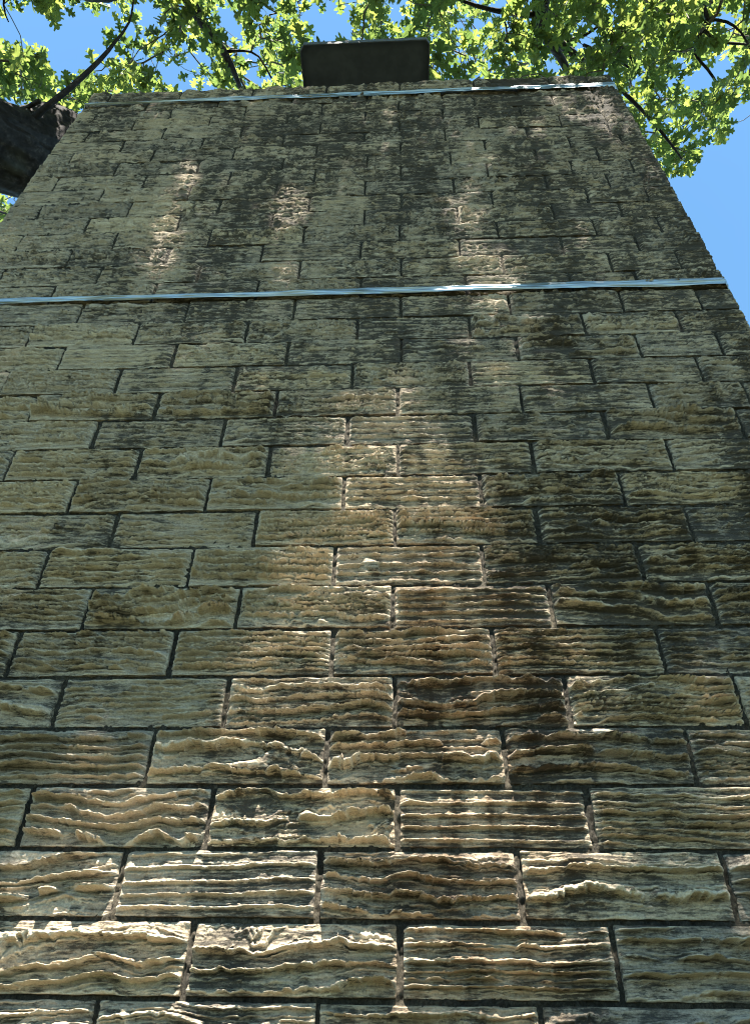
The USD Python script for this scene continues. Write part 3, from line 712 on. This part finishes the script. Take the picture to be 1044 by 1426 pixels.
limb('branch', [R4(at(860, 120, 5.9), 0.014), R4(at(905, 165, 5.8), 0.011), R4(at(930, 195, 5.75), 0.009), R4(at(950, 222, 5.7), 0.005)], 8)
limb('branch', [R4(at(866, -100, 6.2), 0.018), R4(at(866, 10, 5.9), 0.010), R4(at(873, 60, 5.85), 0.008), R4(at(885, 105, 5.8), 0.004)], 8)
limb('branch', [R4(at(15, -60, 4.9), 0.010), R4(at(5, 5, 5.0), 0.005), R4(at(12, 30, 5.0), 0.003)], 8)
limb('branch', [R4(at(55, 140, 4.6), 0.013), R4(at(20, 155, 4.7), 0.009), R4(at(-25, 150, 4.8), 0.006)], 8)
limb('branch', [R4(at(-60, 175, 4.6), 0.03), R4(at(-60, 240, 5.2), 0.02), R4(at(-30, 280, 5.6), 0.012), R4(at(15, 300, 5.9), 0.006)], 8)
# limbs over the wall and the viewer, above the picture, that carry the shading crown
limb('limb', [R4(at(450, -120, 5.6), 0.10), R4((0.05, 0.1, 7.3), 0.075), R4((0.75, -0.6, 7.8), 0.05), R4((1.2, -1.9, 8.3), 0.025)], 16, 0.004)
limb('limb', [R4(at(137, -44, 5.0), 0.10), R4((-0.9, -0.7, 6.9), 0.075), R4((-1.1, -1.4, 7.3), 0.05), R4((-1.4, -2.6, 7.6), 0.025)], 16, 0.004)
limb('limb', [R4(at(700, -150, 5.9), 0.07), R4((1.1, -0.7, 7.7), 0.05), R4((1.5, -1.5, 8.0), 0.03)], 14, 0.003)


# leaf shapes: deep lobes with pointed tips
def leaf_shape(seed):
    r = np.random.default_rng(seed)
    j = lambda v, a=0.03: v + r.normal(0, a)
    pr = [(0.0, 0.0), (0.13, j(0.045, .01)), (0.20, j(0.17)), (0.30, j(0.24)), (0.34, j(0.12, .015)), (0.44, j(0.13, .015)), (0.50, j(0.34)), (0.60, j(0.42)), (0.66, j(0.27)), (0.64, j(0.15, .015)),
          (0.74, j(0.14, .015)), (0.82, j(0.27)), (0.89, j(0.25)), (0.87, j(0.12, .015)), (0.94, j(0.09, .01)), (1.0, 0.0)]
    V, F = [], []
    fold = r.uniform(0.12, 0.45); curl = r.uniform(-0.35, 0.15)
    from mapbox_earcut import triangulate_float64
    for sgn in (1, -1):
        side = np.array([(x, sgn * max(y * r.uniform(0.92, 1.08), 0)) for x, y in pr])
        t = triangulate_float64(side, np.array([len(side)], np.uint32)).reshape(-1, 3)
        if sgn < 0:
            t = t[:, ::-1]
        o = len(V)
        for x, y in side:
            V.append((x, y, abs(y) * fold + curl * (x - 0.4) ** 2 + 0.05 * math.sin(7 * x + 3 * y)))
        F += (t + o).tolist()
    o = len(V)                                   # petiole
    V += [(-0.22, 0.008, 0.0), (-0.22, -0.008, 0.0), (0.02, 0.008, 0.0), (0.02, -0.008, 0.0)]
    F += [(o, o + 1, o + 3), (o, o + 3, o + 2)]
    return np.array(V, float), np.array(F)


try:
    SHAPES = [leaf_shape(s) for s in range(6)]
except Exception:
    def tri_any(side):
        m = trimesh.creation.extrude_polygon(Polygon(side), 1.0, engine='earcut')
        return m
    raise

crng = np.random.default_rng(23)
SKY_GAPS = [(24, 44, 24, 20), (92, 82, 32, 26), (134, 44, 14, 20), (198, 8, 8, 12), (690, 9, 14, 7), (820, 51, 14, 10), (978, 111, 22, 15), (1010, 24, 14, 13), (448, 22, 14, 10), (1030, 150, 12, 14), (20, 282, 12, 10), (905, 178, 10, 8)]
EMPTY = [(925, 262), (948, 250), (972, 240), (992, 206), (1020, 196), (1060, 178), (1400, 150), (1400, 900), (900, 900)]


def open_sky(px, grow=0):
    m = np.zeros(px.shape[:-1], bool)
    for x, y, a, b in SKY_GAPS:
        m |= ((px[..., 0] - x) / (a + grow)) ** 2 + ((px[..., 1] - y) / (b + grow)) ** 2 < 1
    return m | inside(EMPTY, px[..., 0] + grow, px[..., 1] + grow)


# crown seen round and above the chimney
tips = []
kinds = []
tries = 0
while len(tips) < 1250 and tries < 40000:
    tries += 1
    x, y = crng.uniform(-160, 1230), crng.uniform(-330, 330)
    t = crng.uniform(4.8, 10.5) if crng.random() < 0.7 else crng.uniform(5.0, 6.2)
    if y > 150 and (x < 60 and not (x < 45 and 255 < y < 320)):
        continue
    if 150 < y and x > 0 and not (x > 850 or x < 45):
        continue
    if 120 < x < 850 and y > 135:
        continue
    if x < 125 and y > 140 and y < 255 and x > -20:
        continue
    if x > 850 and y > 105 + (x - 850) * 1.75 + 30:
        continue
    p = np.array([[x, y]])
    if inside(EMPTY, p[:, 0] + 14, p[:, 1] + 14)[0] or (open_sky(p, 12)[0] and crng.random() < 0.93):
        continue
    P = at(x, y, t)
    if P[1] < 0.15 and P[2] < 5.4:
        continue
    tips.append(P); kinds.append(0)

# crown over the wall and the viewer: it shades the wall except where gaps are cut to let the sun through
LIT = [[(474, 562), (562, 548), (600, 592), (676, 664), (676, 764), (600, 775), (575, 830), (570, 905), (425, 905), (442, 762), (472, 690)],
       [(330, 895), (560, 895), (562, 1010), (320, 1010)], [(440, 995), (705, 995), (705, 1100), (440, 1100)],
       [(686, 865), (800, 865), (830, 1000), (872, 1100), (700, 1100), (560, 935)],
       [(260, 1085), (560, 1085), (820, 1105), (850, 1180), (900, 1190), (890, 1270), (800, 1300), (800, 1440), (80, 1440), (-40, 1440), (-40, 1270), (130, 1185), (195, 1095)],
       [(626, 268), (655, 268), (652, 372), (630, 372)], [(392, 262), (424, 262), (414, 385), (384, 396)], [(815, 125), (852, 125), (856, 195), (826, 195)],
       [(228, 300), (254, 300), (246, 372), (220, 372)], [(236, 222), (258, 222), (246, 290), (226, 290)], [(780, 305), (806, 305), (806, 350), (782, 350)], [(540, 540), (575, 540), (575, 575), (530, 575)]]
LITW = [[on_wall(*q) for q in poly] for poly in LIT]


def sun_foot(P):
    P = np.asarray(P, float)
    k = -P[..., 1] / SUN[1]
    Q = P + SUN * k[..., None]
    return Q[..., 0] / U, (Q[..., 2] - Z0) / U


def in_sun(P, grow=0.0):
    X, Z = sun_foot(P)
    wob = (fbm(np.stack([X * 0.5, Z * 0.5, X * 0], -1), 2, 3) - 0.5) * 1.6
    m = np.zeros(np.shape(X), bool)
    for p in LITW:
        c = np.mean(p, 0)
        gr = grow if c[1] < 17 else grow * 0.55
        for dx, dz in ((0, 0), (gr, 0), (-gr, 0), (0, gr * 2.5), (0, -gr * 2.5)):
            m |= inside(p, X + wob * 0.6 + dx, Z + wob * 1.2 + dz)
    return m


nshade = 0
while nshade < 1200:
    X, Z, h = crng.uniform(-19, 15), crng.uniform(-9, 40), crng.uniform(6.4, 8.9)
    P = np.array([X * U, 0, Z0 + Z * U]); P = P + SUN * (h - P[2]) / SUN[2]
    if in_sun(P[None], 0.3)[0]:
        continue
    tips.append(P); kinds.append(1); nshade += 1
for _ in range(1100):                                # unseen rest of the crown, widened over the viewer to hold back sky light
    a, r = crng.uniform(0, 2 * np.pi), 5.6 * math.sqrt(crng.random())
    P = np.array([-0.4 + r * math.cos(a), -1.0 + r * math.sin(a), crng.uniform(6.4, 9.4) - 0.075 * r * r])
    px, dep = image_of(P)
    if P[1] > -1.2 and abs(P[0]) < 2.6:
        continue
    if dep > 0 and -100 < px[0] < 1150 and -20 < px[1] < 1600:
        continue
    if P[1] < 0 and in_sun(P[None], 0.3)[0]:
        continue
    tips.append(P); kinds.append(2)
for (xa, xb, ya, yb, m) in ((845, 1060, -20, 245, 66), (-30, 132, 55, 150, 22), (-40, 46, 262, 318, 12)):
    while m > 0:
        x, y = crng.uniform(xa, xb), crng.uniform(ya, yb)
        if open_sky(np.array([[x, y]]), 13)[0] or (x > 845 and y > 105 + (x - 850) * 1.75 + 40):
            continue
        tips.append(at(x, y, crng.uniform(5.2, 8.2))); kinds.append(0); m -= 1
tips = np.array(tips); kinds = np.array(kinds)

# twigs: every tip joins the nearest wood already there
nodes = [p[::3, :3] for p in skeleton[1:]] + [skeleton[0][len(skeleton[0]) // 2::3, :3]]
pos = np.concatenate(nodes)
n_old = len(pos)
from scipy.spatial import cKDTree
d0, _ = cKDTree(pos).query(tips)
order = np.argsort(d0)
allpos = np.zeros((n_old + len(tips) * 4, 3)); allpos[:n_old] = pos
parent = np.full(len(allpos), -1); n_all = n_old
tip_node = {}
for i in order:
    T = tips[i]
    d = np.linalg.norm(allpos[:n_all] - T, axis=1)
    j = int(np.argmin(d + 0.25 * (allpos[:n_all, 2] > T[2] + 0.6)))
    A = allpos[j]
    L = np.linalg.norm(T - A)
    last = j
    for t in (0.33, 0.66, 1.0):
        q = A + (T - A) * t + (crng.normal(0, 0.06 * L + 0.01, 3) if t < 1 else 0) + np.array([0, 0, 0.10 * L * math.sin(math.pi * t)])
        allpos[n_all] = q; parent[n_all] = last; last = n_all; n_all += 1
    tip_node[i] = last
count = np.zeros(n_all)
for i in tip_node:
    k = tip_node[i]
    while k >= n_old:
        count[k] += 1; k = parent[k]
TV, TF, o = [], [], 0
for k in range(n_old, n_all):
    a, b = allpos[parent[k]], allpos[k]
    r1 = min(0.009, 0.0018 * count[k] ** 0.45 + 0.0006)
    r0 = min(0.009, 0.0018 * (count[parent[k]] if parent[k] >= n_old else count[k] * 1.2) ** 0.45 + 0.0006)
    d = b - a; L = np.linalg.norm(d)
    if L < 1e-5:
        continue
    d /= L
    x_ = np.cross(d, [0.31, 0.2, 0.93]); x_ /= np.linalg.norm(x_); y_ = np.cross(d, x_)
    th = np.arange(5) * 2 * np.pi / 5
    ring = np.cos(th)[:, None] * x_ + np.sin(th)[:, None] * y_
    TV += [a - d * r0 * 0.4 + ring * min(r0, 0.02), b + ring * r1]
    for q in range(5):
        q2 = (q + 1) % 5
        TF += [(o + q, o + q2, o + 5 + q2), (o + q, o + 5 + q2, o + 5 + q)]
    o += 10
TV = np.concatenate(TV); TF = np.array(TF)
put(TREE, 'twigs', TV, TF, twig_mat, meshkit.arrays((TV, TF), True)[2], origin=base, kind='stuff')

# leaves
LP, LX, LZ, LS = [], [], [], []
for i, T in enumerate(tips):
    par = allpos[parent[tip_node[i]]]
    along = T - par; along /= np.linalg.norm(along) + 1e-9
    m = crng.integers(7, 12) if kinds[i] == 0 else crng.integers(8, 13)
    for q in range(m):
        back = crng.random() ** 1.5 * min(0.24, np.linalg.norm(T - par))
        c = T - along * back + crng.normal(0, 0.015, 3)
        az = q * 2.4 + crng.normal(0, 0.4)
        d = np.array([math.cos(az), math.sin(az), crng.normal(-0.10, 0.30)]) + along * 0.5
        d /= np.linalg.norm(d)
        nrm = np.array([0, 0, 1.0]) + crng.normal(0, 0.42, 3)
        nrm -= d * (nrm @ d); nrm /= np.linalg.norm(nrm)
        size = crng.uniform(0.065, 0.125) * (1.0 if kinds[i] == 0 else 1.1)
        LP.append(c + d * size * 0.22); LX.append(d); LZ.append(nrm); LS.append(size)
LP, LX, LZ, LS = map(np.array, (LP, LX, LZ, LS))
cen = LP + LX * LS[:, None] * 0.5
px, dep = image_of(cen)
drop = open_sky(px, 1) & (dep > 0) & (crng.random(len(LP)) < 0.93)
drop |= (cen[:, 1] < 0) & in_sun(cen, 0.3) & (crng.random(len(LP)) < 0.97)
drop |= (cen[:, 2] < Z0 + ZTOP * U + 0.25) & (cen[:, 1] < DEPTH * U + 0.1) & (np.abs(cen[:, 0]) < 1.45)
keep = ~drop
LP, LX, LZ, LS, cen, px, dep = (a[keep] for a in (LP, LX, LZ, LS, cen, px, dep))
LY = np.cross(LZ, LX)
shape = crng.integers(0, 6, len(LP)); tone = crng.choice(3, len(LP), p=[0.45, 0.3, 0.25])
# the 300 that show largest
inframe = (dep > 0) & (px[:, 0] > 4) & (px[:, 0] < 1040) & (px[:, 1] > 4) & (px[:, 1] < 320)
view = cen - CAM; dist = np.linalg.norm(view, axis=1)
hitX = CAM[0] + view[:, 0] * (-CAM[1] / np.maximum(view[:, 1] , 1e-6)); hitZ = CAM[2] + view[:, 2] * (-CAM[1] / np.maximum(view[:, 1], 1e-6))
hz = (hitZ - Z0) / U
blocked = (cen[:, 1] > 0) & (hz < ZTOP + 0.3) & (hitX / U > left_edge(hz)) & (hitX / U < right_edge(hz))
look = np.abs(np.einsum('ij,ij->i', LZ, view / dist[:, None]))
score = np.where(inframe & ~blocked, LS / dist * (0.4 + 0.6 * look), 0)
big = np.argsort(-score)[:300]
big = big[score[big] > 0]
is_big = np.zeros(len(LP), bool); is_big[big] = True
for i in big:
    v, f = SHAPES[shape[i]]
    w = LP[i] + LS[i] * (v[:, :1] * LX[i] + v[:, 1:2] * LY[i] + v[:, 2:] * LZ[i])
    put(TREE, 'leaf', w, f, LEAF[tone[i]], origin=base)
rest = np.flatnonzero(~is_big)
# the remaining thousands: one instancer
inst = UsdGeom.PointInstancer.Define(stage, TREE + '/foliage')
tag(inst.GetPrim(), kind='stuff')
protos = []
for s_ in range(6):
    for c_ in range(3):
        pp = put(TREE + '/foliage/prototypes', 'oak_leaf_%s' % 'abcdefghijklmnopqr'[s_ * 3 + c_], SHAPES[s_][0], SHAPES[s_][1], LEAF[c_])
        protos.append(pp.GetPath())
inst.CreatePrototypesRel().SetTargets(protos)
from scipy.spatial.transform import Rotation
Rm = np.stack([LX[rest], LY[rest], LZ[rest]], -1)
qs = Rotation.from_matrix(Rm).as_quat()
inst.CreatePositionsAttr(Vt.Vec3fArray.FromNumpy((LP[rest] - base).astype(np.float32)))
inst.CreateOrientationsAttr(Vt.QuathArray([Gf.Quath(float(q[3]), float(q[0]), float(q[1]), float(q[2])) for q in qs]))
inst.CreateScalesAttr(Vt.Vec3fArray.FromNumpy(np.repeat(LS[rest][:, None], 3, 1).astype(np.float32)))
inst.CreateProtoIndicesAttr(Vt.IntArray.FromNumpy((shape[rest] * 3 + tone[rest]).astype(np.int32)))
print('stones', stones, 'leaves', len(LP))
